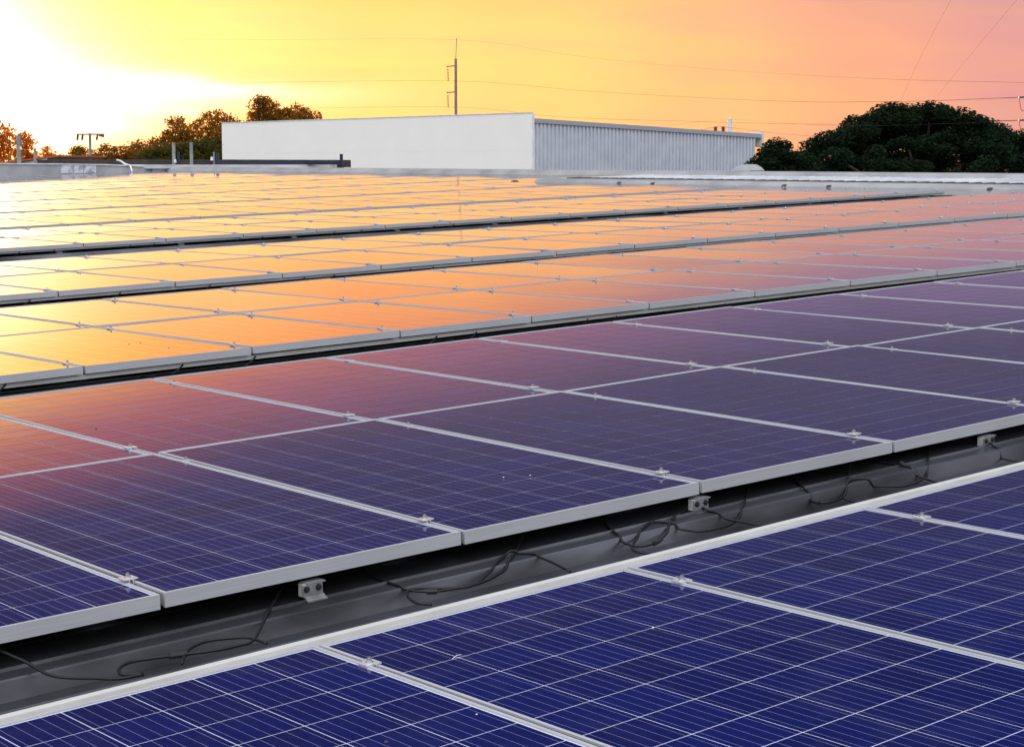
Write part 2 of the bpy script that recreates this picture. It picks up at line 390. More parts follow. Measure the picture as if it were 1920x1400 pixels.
# ridge flashing in front (strip that cuts the nearer rows off) and the white sheet behind it
def rbox(mb, u0, u1, v0, v1, w0, w1, mi=0): mb.box(u0, u1, v0, v1, w0, w1, mi, lambda a, b, c: roof(a, b, c))
d = MB()
x = [(22.12, -.10), (22.16, .005), (22.24, .070), (22.48, .074), (22.52, -.10)]
segs = np.linspace(-9, V_STEP, 9)
for i in range(8):
    v0, v1 = segs[i], segs[i+1]-.004
    for (a, b), (c, e) in zip(x[:-1], x[1:]):
        d.quad([roof(a, v1, b), roof(a, v0, b), roof(c, v0, e), roof(c, v1, e)])
    d.quad([roof(a, v1, b) for a, b in reversed(x)]); d.quad([roof(a, v0, b) for a, b in x])
bpart(d, 'ridge_flashing', m_flash)
d = MB()
v = -9.
while v < V_STEP-.3:
    for (a, w0), (b, w1) in (((0, .052), (.2, .052)), ((.2, .052), (.21, .068)), ((.21, .068), (.25, .068)), ((.25, .068), (.26, .052))):
        d.quad([roof(22.55, v+a, w0), roof(25.3, v+a, w0-.012), roof(25.3, v+b, w1-.012), roof(22.55, v+b, w1)][::-1])
    v += .26
d.quad([roof(22.55, V_STEP-.3, -.1), roof(25.3, V_STEP-.3, -.1), roof(25.3, V_STEP-.3, .04), roof(22.55, V_STEP-.3, .05)])
bpart(d, 'white_roof_sheet', m_white_roof)
d = MB(); v = -8.87
while v < V_STEP-.5:
    d.box(22.62, 22.95, v, v+.09, .045, .082, 0, roof); v += .26
bpart(d, 'rib_stops', m_dirt_shade)
# upper edge: flashing along the top of the roof
d = MB(); x = [(25.50, -.12), (25.53, .010), (25.62, .112), (25.95, .118), (25.96, -.30)]
segs = np.linspace(-9, V_END+.3, 15)
for i in range(14):
    v0, v1 = segs[i], segs[i+1]-.004
    for (a, b), (c, e) in zip(x[:-1], x[1:]):
        d.quad([roof(a, v1, b), roof(a, v0, b), roof(c, v0, e), roof(c, v1, e)])
    d.quad([roof(a, v1, b) for a, b in reversed(x)]); d.quad([roof(a, v0, b) for a, b in x])
bpart(d, 'top_flashing', m_flash)
# dark lumps standing in for the shaded openings where ribs meet the flashings
rr = random.Random(3)
def lump(u, v, w, su, sv, sw):
    mb = MB(); k = 0
    for ring, (rs, h) in enumerate(((1, 0), (.75, .7), (.3, 1.))):
        for i in range(8):
            a = 2*math.pi*i/8; q = 1+.25*math.sin(3*a+u*7)
            mb.v.append(tuple(roof(u+su*rs*q*math.cos(a), v+sv*rs*q*math.sin(a), w+sw*h)))
    for r_ in range(2):
        for i in range(8):
            j = (i+1) % 8; mb.f.append((r_*8+i, r_*8+j, r_*8+8+j, r_*8+8+i)); mb.m.append(0)
    mb.f.append(tuple(16+i for i in range(8))); mb.m.append(0)
    return bpart(mb, 'gap_shade_lump', m_dirt_shade)
for px_, py_ in ((960, 339), (1160, 342), (1222, 344), (1472, 345), (1556, 347), (1850, 349)):
    q = (np.array(at(px_, py_, 30)) - EYE) @ RW; s_ = (.035-CP[2])/q[2]*1; p = CP + q*s_
    lump(22.2, p[1]-(p[0]-22.2)*.77/.85, .0, .07, .10, .035)
for px_ in (360, 455, 565, 608, 738, 782, 930, 982, 1156):
    q = (np.array(at(px_, 324, 40)) - EYE) @ RW; p = CP + q*((25.6-CP[0])/q[0])
    lump(25.6, p[1], -.0, .06, .13, .045)

# ------------------------------------------------------------------ solar panels
ORD = 'first second third fourth fifth sixth seventh eighth ninth tenth eleventh twelfth thirteenth fourteenth fifteenth sixteenth seventeenth eighteenth nineteenth twentieth'.split()
def ordw(i):
    i += 1
    if i <= 20: return ORD[i-1]
    return {2: 'twenty', 3: 'thirty', 4: 'forty'}[i//10] + ('-'+ORD[i % 10-1] if i % 10 else '') if i % 10 else {3: 'thirtieth', 4: 'fortieth'}[i//10]
PWID, PLEN, LIP, FH = 1-GAP, DEPTH-GAP, .0092, .040
def frame_mesh():
    m = MB(); s = S
    X, Y, l, h = PWID*s, PLEN*s, LIP*s, FH*s
    tz, q = -.0055, .0055        # the top lip stands out over the set-back side and rear walls
    for x0, x1, y0, y1 in ((0, X, 0, l), (0, X, Y-l, Y), (0, l, l, Y-l), (X-l, X, l, Y-l)): m.box(x0, x1, y0, y1, tz, 0)
    m.box(0, X, 0, l, -h, tz-.0001)
    m.box(q, X-q, Y-l, Y-q, -h, tz-.0001)
    for x0, x1 in ((q, l), (X-l, X-q)): m.box(x0, x1, l+.0001, Y-l-.0001, -h, tz-.0001)
    return m.mesh('frame', m_alu)
def back_mesh():
    m = MB(); l = LIP*S-.0005; X, Y = PWID*S, PLEN*S
    m.box(l, X-l, l, Y-l, -.0075, -.0038)
    return m.mesh('backsheet', m_back)
def cell_mesh():
    m = MB(); a, b = (CW-.0034)*S/2, (CL-.0036)*S/2; ch = .0006
    top = [(-a+ch, -b), (a-ch, -b), (a, -b+ch), (a, b-ch), (a-ch, b), (-a+ch, b), (-a, b-ch), (-a, -b+ch)]
    m.quad([(x, y, .0003) for x, y in top])
    k = len(m.v); m.v += [(x, y, -.0003) for x, y in top]
    for i in range(8): j = (i+1) % 8; m.f.append((i, k+i, k+j, j)); m.m.append(0)
    return m.mesh('cell', m_cell)
def sheet_mesh():
    m = MB(); l = LIP*S-.0005; X, Y = PWID*S, PLEN*S; q = .004*S
    m.box(l, X-l, l, Y-l, -.0075, -.0038, 0)
    x0, x1, y0, y1 = l+q, X-l-q, l+q, Y-l-q
    m.quad([(x0, y0, -.0034), (x1, y0, -.0034), (x1, y1, -.0034), (x0, y1, -.0034)], 1, [(0, 0), (1, 0), (1, 1), (0, 1)])
    return m.mesh('cell_sheet', [m_back, m_sheet])
ME_F, ME_B, ME_C, ME_S = frame_mesh(), back_mesh(), cell_mesh(), sheet_mesh()
def row_matrix(r, u, v):
    """frame of row r at (u, v): follows the row's own slope"""
    w = ROWS[r]*(u-ROWC[r])
    tilt = Matrix.Rotation(-math.atan(ROWS[r]), 4, 'Y')
    return Matrix.Translation(Vector(roof(u, v, w))) @ ROOF_R @ tilt
LEAN = {2: .42, 3: .15}      # degrees: rows three and four lean as whole tables
def lean(r, q): return -math.tan(math.radians(LEAN.get(r, 0)))*(q-.9)*S
def row_pt(r, u, v, w=0.): return roof(u, v, w+ROWS[r]*(u-ROWC[r]))
cands = []
for r in range(len(ROWV)):
    for h in (0, 1):
        if r == 0 and h == 1: continue
        v0 = ROWV[r] + h*DEPTH
        for k in range(-6, 30):
            u0 = ROWU[r] + k
            if v0 > V_END-DEPTH+.2: continue
            if u0+1 > (U_END if v0+DEPTH < V_STEP+.6 else U_FAR)+.05: continue
            pts = [project(row_pt(r, u0+a, v0+b)) for a in (0, 1) for b in (0, DEPTH)]
            if min(p[2] for p in pts) < .3: continue
            xs = [p[0] for p in pts]; ys = [p[1] for p in pts]
            if max(xs) < -260 or min(xs) > 2150 or min(ys) > 1500: continue
            P4 = np.array([(p[0], p[1]) for p in (pts[0], pts[1], pts[3], pts[2])])
            area = .5*abs(np.dot(P4[:, 0], np.roll(P4[:, 1], 1)) - np.dot(P4[:, 1], np.roll(P4[:, 0], 1)))
            vis = max(0, min(1920, max(xs))-max(0, min(xs)))/(max(xs)-min(xs)+1e-6)
            cands.append((area*(vis if vis > .02 else 0), r, h, k, u0, v0, min(xs), max(xs), vis > .02))
cands.sort(reverse=True)
near, far = [], []
for c in cands:
    (near if len(near) < 300 and (c[8] or c[1] < 2) else far).append(c)
jit = np.random.default_rng(11)
def panel_matrix(r, h, u0, v0):
    j = jit.normal(0, 1, 2)
    tx = math.radians({0: (0, 0), 1: (.44, .16), 2: (-.42, -.42), 3: (-.15, -.15)}.get(r, (.1, -.1))[h] + .09*j[0])
    ty = math.radians(.12*j[1])
    if r == 3 and h == 1: tx -= math.radians(.22)
    if r >= 5: tx += math.radians(.6)
    M = row_matrix(r, u0+GAP/2, v0+GAP/2)
    dz = lean(r, (h+.5)*DEPTH)
    c = Vector((PWID*S/2, PLEN*S/2, 0))
    M = M @ Matrix.Translation((0, 0, dz))
    return M @ Matrix.Translation(c) @ Matrix.Rotation(tx, 4, 'X') @ Matrix.Rotation(ty, 4, 'Y') @ Matrix.Translation(-c)
OUT = {}
def out_no(key): OUT[key] = OUT.get(key, -1)+1; return ORD[OUT[key]]
rowname = ['front', 'second', 'third', 'fourth', 'fifth', 'sixth', 'seventh', 'eighth', 'ninth', 'tenth', 'eleventh']
byrow = {}
for c in near: byrow.setdefault((c[1], c[2]), []).append(c)
LOOK = {(0, 0): 'deep blue solar panel', (1, 0): 'violet blue solar panel', (1, 1): 'solar panel tinged pink'}
for (r, h), L in sorted(byrow.items()):
    L.sort(key=lambda c: c[6])
    vis_i = 0
    for c in L:
        _, _, _, k, u0, v0, x0, x1, vis = c
        M = panel_matrix(r, h, u0, v0)
        root = empty('solar_panel'); root.matrix_world = M
        look = LOOK.get((r, h), 'sunset reflecting solar panel')
        if vis:
            where = 'of the front row' if r == 0 else ('in %s half of the %s row' % (('near', 'far')[h], rowname[r]))
            lab = "%s %s, %s from photo's left edge" % (look, where, ordw(vis_i)); vis_i += 1
        else:
            sd = 'left' if x1 < 960 else 'right'
            lab = '%s outside the picture, %s past %s edge, %s row, %s half' % (look, out_no((r, h, sd)), sd, rowname[r], ('near', 'far')[h])
        tag(root, lab, 'solar panel', 'solar panels in rows on the metal roof')
        put('frame', ME_F, root)
        if r <= 1:
            put('backsheet', ME_B, root)
            for a in range(6):
                for b in range(12):
                    o = put('cell', ME_C, root)
                    o.location = ((PWID/2+(a-2.5)*CW)*S, (PLEN/2+(b-5.5)*CL)*S, -.0034)
        else: put('cell_sheet', ME_S, root)
mb = MB()
for c in far:
    _, r, h, k, u0, v0, x0, x1, vis = c
    M = panel_matrix(r, h, u0, v0)
    for me, mo in ((ME_F, 0), (ME_S, 1)):
        k0 = len(mb.v); mb.v += [tuple(M @ q.co) for q in me.vertices]
        for p in me.polygons:
            mb.f.append(tuple(k0+i for i in p.vertices)); mb.m.append(mo+p.material_index)
            if me is ME_S and p.material_index == 1: mb.uv[len(mb.f)-1] = [(0, 0), (1, 0), (1, 1), (0, 1)]
tag(mb.build('far_solar_panels', [m_alu, m_back, m_sheet]), 'mass of the remaining farthest solar panels filling the top of the roof', 'solar panels', kind='stuff')

# ------------------------------------------------------------------ clamps on the seams
def clamp_meshes():
    p = MB(); s = S
    p.box(-.021*s, .021*s, -.018*s, .018*s, .0005, .004)
    p.box(-.0062*s, -.0045*s, -.021*s, .021*s, -.030, .0005); p.box(.0045*s, .0062*s, -.021*s, .021*s, -.030, .0005)
    b = MB(); b.prism((0, 0), .0095, .004, .0060, 12); b.prism((0, 0), .0066, .0060, .0140, 6); b.prism((0, 0), .0040, .0140, .0180, 10)
    one = MB(); one.box(-.024*s, .024*s, -.021*s, .021*s, .0005, .0045); one.prism((0, 0), .007, .0045, .018, 6)
    return p.mesh('plate', m_clamp), b.mesh('bolt', m_steel), one.mesh('module_clamp', m_clamp)
ME_CP, ME_CB, ME_CO = clamp_meshes()
seams = {}
for c in cands:
    _, r, h, k, u0, v0, *_r = c
    for kk in (k, k+1): seams[(r, h, kk)] = (u0+(kk-k), v0)
cl = []
for (r, h, kk), (u, v0) in seams.items():
    for e, q in ((0, .19), (1, 1.60)):
        x, y, z = project(row_pt(r, u, v0+q))
        if -40 < x < 1960 and y < 1430: cl.append((z, r, h, kk, e, u, v0+q, x, y))
cl.sort()
crow = {}
for c in cl[:300]: crow.setdefault(c[1:3]+(c[4],), []).append(c)
for (r, h, e), L in sorted(crow.items()):
    L.sort(key=lambda c: c[7]); i_ = 0
    for z, _, _, kk, _, u, v, x, y in L:
        M = row_matrix(r, u, v) @ Matrix.Translation((0, 0, lean(r, v-ROWV[r])))
        if r <= 2:
            o = empty('module_clamp'); put('plate', ME_CP, o); put('bolt', ME_CB, o)
        else: o = put('module_clamp', ME_CO)
        o.matrix_world = M
        inside = 0 <= x < 1920 and y < 1400
        if r == 0: lab = "silver bolted clamp on front row seam, %s clamp from photo's left edge" % ordw(i_)
        else: lab = "clamp near %s end of %s panels in %s row, %s from photo's left" % (('front', 'rear')[e], ('near', 'far')[h], rowname[r], ordw(i_))
        if not inside: lab = 'clamp outside the picture, %s past the %s edge in the %s row' % (out_no((r, x < 960)), 'left' if x < 960 else 'right', rowname[r])
        else: i_ += 1
        tag(o, lab, 'clamp', 'clamps bolted between solar panels')
mb = MB()
for z, r, h, kk, e, u, v, x, y in cl[300:]:
    M = row_matrix(r, u, v) @ Matrix.Translation((0, 0, lean(r, v-ROWV[r]))); k0 = len(mb.v); mb.v += [tuple(M @ q.co) for q in ME_CO.vertices]
    for p in ME_CO.polygons: mb.f.append(tuple(k0+i for i in p.vertices)); mb.m.append(0)
tag(mb.build('far_module_clamps', m_clamp), 'tiny far clamps dotted over the farthest panels', 'clamps', kind='stuff')

# ------------------------------------------------------------------ rails under the panel edges
def rail(r, v0, u0, u1, profile, label):
    m = MB(); n = len(profile); cuts = np.linspace(u0, u1, max(2, int((u1-u0)/4)))
    for u in cuts:
        for (a, b) in profile: m.v.append(tuple(row_pt(r, u, v0+a, b)))
    for i in range(len(cuts)-1):
        for j in range(n):
            q = (j+1) % n; m.f.append((i*n+j, i*n+q, (i+1)*n+q, (i+1)*n+j)); m.m.append(0)
    m.f.append(tuple(range(n))[::-1]); m.m.append(0); m.f.append(tuple((len(cuts)-1)*n+j for j in range(n))); m.m.append(0)
    return tag(m.build('mounting_rail', m_rail), label, 'rail', 'aluminium rails under the panel rows')
box_prof = [(0, -.0415), (0, -.064), (.045, -.064), (.045, -.0415)]
slot = [(.010, -.020), (.010, -.08), (.085, -.08), (.085, -.009), (.060, -.009), (.057, -.034), (.030, -.034), (.026, -.020)]
rail(0, ROWV[0]+PLEN+GAP/2, -6, U_END, slot, 'wide slotted aluminium rail along the rear edge of the front row')
for r in range(1, len(ROWV)):
    ue = U_END if ROWV[r]+2*DEPTH < V_STEP+.6 else U_FAR
    rail(r, ROWV[r]+(.10 if r == 1 else .035 if r < 5 else .14), -6 if r < 3 else -2, ue, box_prof, 'grey rail under the front frame edges of the %s panel row' % rowname[r])

# ------------------------------------------------------------------ brackets on the roof ribs
def bracket(r, u, v, label):
    o = empty('roof_bracket'); o.matrix_world = row_matrix(r, u, v) @ Matrix.Translation((0, 0, -.012 if r == 1 else 0))
    s = S*.74; p = MB()
    p.box(-.045*s, .045*s, -.006*s, .000, -.112*s, -.070*s)
    p.box(-.020*s, .060*s, -.006*s, .050*s, -.069*s, -.064*s)
    # lower flange curling out over the rib
    q = [(-.006, -.112), (-.016, -.122), (-.030, -.128), (-.034, -.142)]
    for (a, b), (c, e) in zip(q[:-1], q[1:]):
        p.hexa([(-.036*s, c*s, e*s), (.050*s, c*s, e*s), (.050*s, a*s+.004, b*s-.003), (-.036*s, a*s+.004, b*s-.003), (-.036*s, c*s, e*s+.004), (.050*s, c*s, e*s+.004), (.050*s, a*s+.004, b*s+.001), (-.036*s, a*s+.004, b*s+.001)])
    p.build('plate', m_galv, o)
    for x in (-.028, .026):
        b = MB(); b.prism((0, 0), .0095, 0, .004, 10); b.prism((0, 0), .006, .004, .009, 6)
        k = b.build('bolt', m_hole, o); k.location = (x*s, -.006*s, -.084*s); k.rotation_euler = (math.pi/2, 0, 0)
    c = MB(); c.box(-.03*s, .03*s, .008*s, .045*s, -.118*s, -.070*s); c.build('rib_clip', m_rail, o)
    tag(o, label, 'bracket', 'brackets holding the rails to the roof ribs')
BR = {1: ([-.99, .455, 1.985, 3.555, 5.1], -.005), 2: ([.6, 2.11, 3.60, 5.14, 6.67, 8.20, 9.75, 11.3], 4.60), 4: ([5.25, 6.72, 8.20, 9.70, 11.2, 12.75, 14.3, 15.8, 17.3, 18.8], 14.06)}
for r, (L, v) in BR.items():
    i_ = 0
    for u in L:
        x = project(row_pt(r, u, v, -.1))[0]; inside = 10 < x < 1910
        bracket(r, u, v, ('silver clip bracket under front edge of the %s row, %s from photo\'s left' % (rowname[r], ordw(i_))) if inside else 'bracket outside the picture at the %s end of %s row' % ('left' if x < 960 else 'right', rowname[r]))
        i_ += inside

# ------------------------------------------------------------------ cables hanging in the gaps
NC = [0]
def cable(pts, label, r=.0042):
    q = [(p[0], p[1], max(p[2], float(np.interp(p[1], PV, PW))+warp(p[0], p[1])+r*1.1)) for p in spline([(a, b, max(c, -.116)) for a, b, c in pts], 6)]
    m = MB(); m.tube([roof(*p) for p in q], r*S, 6)
    o = m.build('cable', m_cable, smooth=True); NC[0] += 1
    if r < .0044 and NC[0] % 2 == 0:
        k = int(len(q)*.42); c = MB(); c.tube([roof(*p) for p in q[k:k+4]], r*S*1.9, 8); c.build('connector', m_hole, o)
    tag(o, label, 'cable', 'black cables looping in the gaps between rows')
PV, PW = [p[0] for p in prof], [p[1] for p in prof]
cable([(-.47, .08, -.07), (-.42, -.05, -.10), (-.40, -.17, -.135), (-.333, -.26, -.145), (-.297, -.30, -.145), (-.236, -.31, -.14)], 'black cable drooping onto the roof at the lower left corner of the gap')
cable([(-.236, -.30, -.14), (-.274, -.275, -.14), (-.255, -.226, -.14), (-.211, -.195, -.14), (-.166, -.20, -.14), (-.083, -.225, -.14), (-.015, -.25, -.14), (.069, -.255, -.135), (.123, -.235, -.13), (.272, -.06, -.115), (.42, .09, -.09), (.47, .15, -.06)], 'black cable loop left of the leftmost bracket, rising to the panels')
cable([(-.122, -.295, -.13), (-.067, -.22, -.125), (-.019, -.18, -.122), (.036, -.165, -.12), (.099, -.19, -.12), (.123, -.22, -.12), (.125, -.29, -.12)], 'short black cable arching over the rail below the leftmost bracket')
cable([(.72, .187, -.06), (.717, .095, -.105), (.706, -.02, -.112), (.711, -.105, -.12), (.743, -.165, -.13), (.8, -.185, -.13), (.892, -.19, -.13), (.998, -.15, -.128), (1.131, -.055, -.115), (1.43, .20, -.06)], 'black cable sagging between the leftmost and the middle bracket')
cable([(.658, -.28, -.125), (.641, -.235, -.125), (.666, -.165, -.122), (.705, -.115, -.12), (.747, -.115, -.12), (.797, -.165, -.12), (.869, -.195, -.12), (.994, -.118, -.115), (1.142, -.018, -.11), (1.2, -.035, -.11), (1.212, -.105, -.11), (1.175, -.27, -.115)], 'black cable looped into an arch over the rail left of the middle bracket')
cable([(1.74, .24, -.06), (1.631, .065, -.10), (1.56, -.06, -.112), (1.534, -.155, -.122), (1.584, -.185, -.125), (1.707, -.122, -.12), (1.87, -.008, -.11), (1.965, .032, -.108), (1.99, -.015, -.108), (1.996, -.125, -.11), (2.015, -.245, -.115)], 'black cable crossing in front of the middle bracket')
cable([(1.499, -.27, -.125), (1.485, -.228, -.122), (1.521, -.165, -.12), (1.654, -.07, -.112), (1.754, -.018, -.11), (1.785, -.07, -.112), (1.816, -.155, -.12), (1.897, -.17, -.12), (1.997, -.146, -.118), (2.178, -.024, -.108), (2.50, .24, -.06)], 'black cable wound in a loose figure eight below the middle bracket')
cable([(2.73, .258, -.06), (2.589, .118, -.105), (2.464, -.036, -.112), (2.426, -.136, -.12), (2.491, -.151, -.122), (2.622, -.09, -.115), (2.91, .13, -.06)], 'black cable in a deep droop between the middle and the rightmost bracket')
cable([(2.508, -.235, -.12), (2.523, -.172, -.118), (2.574, -.12, -.115), (2.694, -.056, -.112), (2.76, -.096, -.113), (2.852, -.162, -.118), (2.999, -.13, -.115), (3.131, -.048, -.11), (3.55, .26, -.06)], 'black cable snaking along the roof left of the rightmost bracket')
cable([(3.006, .11, -.105), (3.016, .008, -.109), (2.997, -.143, -.115), (2.963, -.222, -.118)], 'short straight black cable below and left of the rightmost bracket')
cable([(3.83, .28, -.06), (3.626, .08, -.105), (3.509, -.10, -.113), (3.54, -.2, -.12), (3.7, -.22, -.12)], 'black cable drooping right of the rightmost bracket at the photo edge')
ci = 0
for r, us_ in ((2, (1.55, 2.55, 3.0, 4.25, 4.55, 5.45, 5.7, 6.45, 6.7, 7.35, 7.6, 8.3, 8.6)), (3, (3.75, 4.5, 5.3, 6.2, 6.5, 7.3, 7.55, 8.4, 8.7, 9.4, 9.7)), (4, (6.2, 6.6, 7.5, 7.8, 8.9, 9.2, 10.2, 10.6, 11.7, 12.0))):
    for i_, u in enumerate(us_):
        v = ROWV[r]
        cable([(u+.08, v+.06, -.045), (u+.05, v+.025, -.06), (u, v+.012, -.085), (u-.05, v+.03, -.11), (u-.16, v+.08, -.117)],
              'cable end slanting down over the rail of the %s row, %s from photo\'s left' % (rowname[r], ordw(i_)), .0045)

# ------------------------------------------------------------------ small litter on the glass
def litter(r, h, u, v, kind):
    me = MB()
    if kind == 'straw':
        me.tube([(-.018, -.006, .0), (0, .001, .003), (.018, .006, .0)], 0.0009, 5)
    else:
        q = .003 if kind == 'p' else .0055; me.prism((0, 0), q, 0, .002, 7, q*.6)
    o = me.build('dry_straw' if kind == 'straw' else 'bird_dropping', m_white_pl if kind == 'straw' else m_dirt_shade)
    o.matrix_world = row_matrix(r, u, v) @ Matrix.Translation((0, 0, -.003+lean(r, v-ROWV[r])))
    return o
def on_panel(x, y):
    q = (np.array(at(x, y, 5)) - EYE) @ RW; p = CP - q*(CP[2]/q[2]); return p[0], p[1]
for x, y, r, h, kd, lab in ((856, 1207, 0, 0, 'straw', 'pale dry straw lying on the deep blue glass of the front row'),
                            (180, 800, 1, 1, 'd', 'dark speck on the pink tinged panel at the left of the second row'),
                            (242, 643, 2, 0, 'd', 'dark speck on orange glass, left speck of a scattered group'), (263, 640, 2, 0, 'd', 'dark speck on orange glass, upper speck of a scattered group'),
                            (317, 650, 2, 0, 'd', 'dark speck on orange glass, lower right speck of a scattered group'),
                            (723, 1357, 0, 0, 'd', 'dark speck on deep blue glass at the bottom of the photo'), (893, 1310, 0, 0, 'p', 'pale speck on deep blue glass below the straw'),
                            (944, 893, 1, 0, 'p', 'pale speck on the violet blue glass of the second row, left of two'), (994, 890, 1, 0, 'p', 'pale speck on the violet blue glass of the second row, right of two'),
                            (1224, 1159, 0, 0, 'p', 'tiny pale speck near the middle seam of the front row')):
    o = tag(litter(r, h, *on_panel(x, y), kd), lab, 'straw' if kd == 'straw' else 'speck')
    if kd == 'p': o.data.materials[0] = m_coping

# ------------------------------------------------------------------ left parapet wall with the strap over it
pw = empty('parapet_wall', roof(20, V_END+.3))
tag(pw, 'low grey concrete parapet wall with white coping behind the last panel row', 'wall')
IP = pw.matrix_world.inverted()
def ppart(mb, name, m, p=None):
    o = mb.build(name, m, p or pw); o.matrix_parent_inverse = IP; return o
VW = V_END+.25
def vtop(x, y):
    q = (np.array(at(x, y, 50)) - EYE) @ RW; s_ = (VW-CP[1])/q[1]; return CP + q*s_
tp = [vtop(x, y) for x, y in ((-260, 303), (0, 306), (110, 306.5), (200, 308), (290, 311.5), (372, 316.2))]
m = MB(); cop = MB()
for a, b in zip(tp[:-1], tp[1:]):
    ha, hb = a[2], b[2]
    m.hexa([roof(a[0], VW, -.25), roof(b[0], VW, -.25), roof(b[0], VW+.18, -.25), roof(a[0], VW+.18, -.25), roof(a[0], VW, ha-.035), roof(b[0], VW, hb-.035), roof(b[0], VW+.18, hb-.035), roof(a[0], VW+.18, ha-.035)])
    cop.hexa([roof(a[0], VW-.03, ha-.034), roof(b[0], VW-.03, hb-.034), roof(b[0], VW+.22, hb-.034), roof(a[0], VW+.22, ha-.034), roof(a[0], VW-.03, ha), roof(b[0], VW-.03, hb), roof(b[0], VW+.22, hb), roof(a[0], VW+.22, ha)])
ppart(m, 'wall_body', m_concrete); ppart(cop, 'coping', m_coping)
for x0, x1 in ((114, 136), (138, 156), (157.5, 180)):
    a, b, c, e = vtop(x0, 325), vtop(x1, 324), vtop(x1, 309.5), vtop(x0, 309.5)
    q = MB(); q.hexa([roof(a[0], VW-.012, a[2]), roof(b[0], VW-.012, b[2]), roof(b[0], VW-.001, b[2]), roof(a[0], VW-.001, a[2]), roof(e[0], VW-.012, e[2]), roof(c[0], VW-.012, c[2]), roof(c[0], VW-.001, c[2]), roof(e[0], VW-.001, e[2])])
    ppart(q, 'patch_panel', m_concrete_pale)
m = MB()
strap = [at(x, y, d_) for x, y, d_ in ((219, 300, 57.0), (226, 302, 56.9), (233, 306.5, 56.7), (240, 309.5, 56.55), (244, 311, 56.45), (248, 322, 56.1))]
m.tube(spline(strap, 5), .027, 8); tag(m.build('white_strap', m_white_pl, smooth=True), 'white bent pipe hooked over the grey parapet wall', 'pipe')

# ------------------------------------------------------------------ the white building
D0 = 100.
hor = lambda a: np.array([a[0], a[1], 0])/np.hypot(a[0], a[1])
HU, HV = hor(RW[:, 0]), hor(RW[:, 1])
corner = at(998.5, 312, D0); corner[2] = 0
def ray_len(px_, direction):
    b = (px_-960)/F/math.cos(PITCH)   # bearing of a point at eye height
    b = (at(px_, 312, 1.)-EYE); b = b[0]/b[1]
    return (b*corner[1]-corner[0])/(direction[0]-b*direction[1])
LW = ray_len(417.5, HV); LR = ray_len(1414, HU); LRoof = ray_len(1423.5, HU)
zt = lambda x, y, D: at(x, y, D)[2]
ZT = zt(1001, 212, D0)
wb = empty('white_building', corner); tag(wb, 'white rendered building with a corrugated metal side wall above the roof edge', 'building')
IW = wb.matrix_world.inverted()
def wpart(mb, name, m, smooth=False, par=None):
    o = mb.build(name, m, par or wb, smooth); o.matrix_parent_inverse = IW; return o
def wpt(a, b, z): p = corner + HU*a + HV*b; return (p[0], p[1], z)
m = MB()        # rendered end wall, three bays separated by faint joints
m.box(-.02, .06, 0, LW, 0, ZT-2.01, 0, lambda a, b, c: wpt(a, b, c))
m.box(-.02, .06, 0, LW, ZT-1.99, ZT, 0, lambda a, b, c: wpt(a, b, c))
m.box(-.008, .06, 0, LW, ZT-2.011, ZT-1.989, 0, lambda a, b, c: wpt(a, b, c))
wpart(m, 'end_wall', m_render)
m = MB(); m.box(-.05, .09, -.06, LW+.03, ZT+.002, ZT+.05, 0, lambda a, b, c: wpt(a, b, c)); wpart(m, 'coping', m_coping)
# corner pilaster
m = MB(); m.box(-.035, .06, -.10, -.002, 0, ZT-.0, 0, lambda a, b, c: wpt(a, b, c)); wpart(m, 'corner_strip', m_coping)
# corrugated side wall
DR = (corner+HU*LR)[1]; DRf = (corner+HU*LRoof)[1]
za, zb = zt(1003, 222, D0), zt(1420, 251.5, DRf)
ztop = lambda a: za + (zb-za)*a/LRoof
m = MB(); a = .07; pp = []
pit = (LR-.07)/62
for i in range(62):
    q = .07+i*pit
    pp += [(q, 0), (q+pit*.42, 0), (q+pit*.50, -.085), (q+pit*.92, -.085)]
pp.append((LR, 0))
for (a, b), (c, e) in zip(pp[:-1], pp[1:]):
    m.quad([wpt(a, b, 0), wpt(c, e, 0), wpt(c, e, ztop(c)-.22), wpt(a, b, ztop(a)-.22)])
m.quad([wpt(LR, 0, 0), wpt(LR, LW, 0), wpt(LR, LW, ztop(LR)-.22), wpt(LR, 0, ztop(LR)-.22)])
wpart(m, 'corrugated_wall', m_corr)
m = MB()
c8 = lambda a0, a1, b0, b1, h0, h1: [wpt(a0, b0, ztop(a0)+h0), wpt(a1, b0, ztop(a1)+h0), wpt(a1, b1, ztop(a1)+h0), wpt(a0, b1, ztop(a0)+h0), wpt(a0, b0, ztop(a0)+h1), wpt(a1, b0, ztop(a1)+h1), wpt(a1, b1, ztop(a1)+h1), wpt(a0, b1, ztop(a0)+h1)]
m.hexa(c8(.065, LRoof, -.16, .05, -.235, .0)); wpart(m, 'eave_trim', m_trim)
m = MB(); m.hexa(c8(.2, LRoof-.03, .05, LW, -.12, -.04)); wpart(m, 'roof', m_white_roof)
m = MB(); ze = zt(1424, 248, DRf)
m.box(LRoof-.0, LRoof+.16, -.20, 8.4, zt(1424, 275, DRf), ze, 0, lambda a, b, c: wpt(a, b, c)); wpart(m, 'end_fascia', m_coping)
m = MB(); m.tube([at(1407, 274.5, DR+.0), at(1416, 274.5, DR+.2), at(1432, 275.5, DR+.6), at(1440, 283, DR+.6)], .03, 6); wpart(m, 'gutter_pipe', m_navy)
m = MB(); b_ = corner+HU*(LRoof*.86)+HV*4.2
vt = at(1368.5, 223, b_[1]); m.prism((vt[0], vt[1]), .12, vt[2]-1.8, vt[2], 12); m.prism((vt[0], vt[1]), .135, vt[2], vt[2]+.07, 12, .04)
m.box(vt[0]-.16, vt[0], vt[1]-.03, vt[1]+.03, vt[2]-.18, vt[2]-.13)
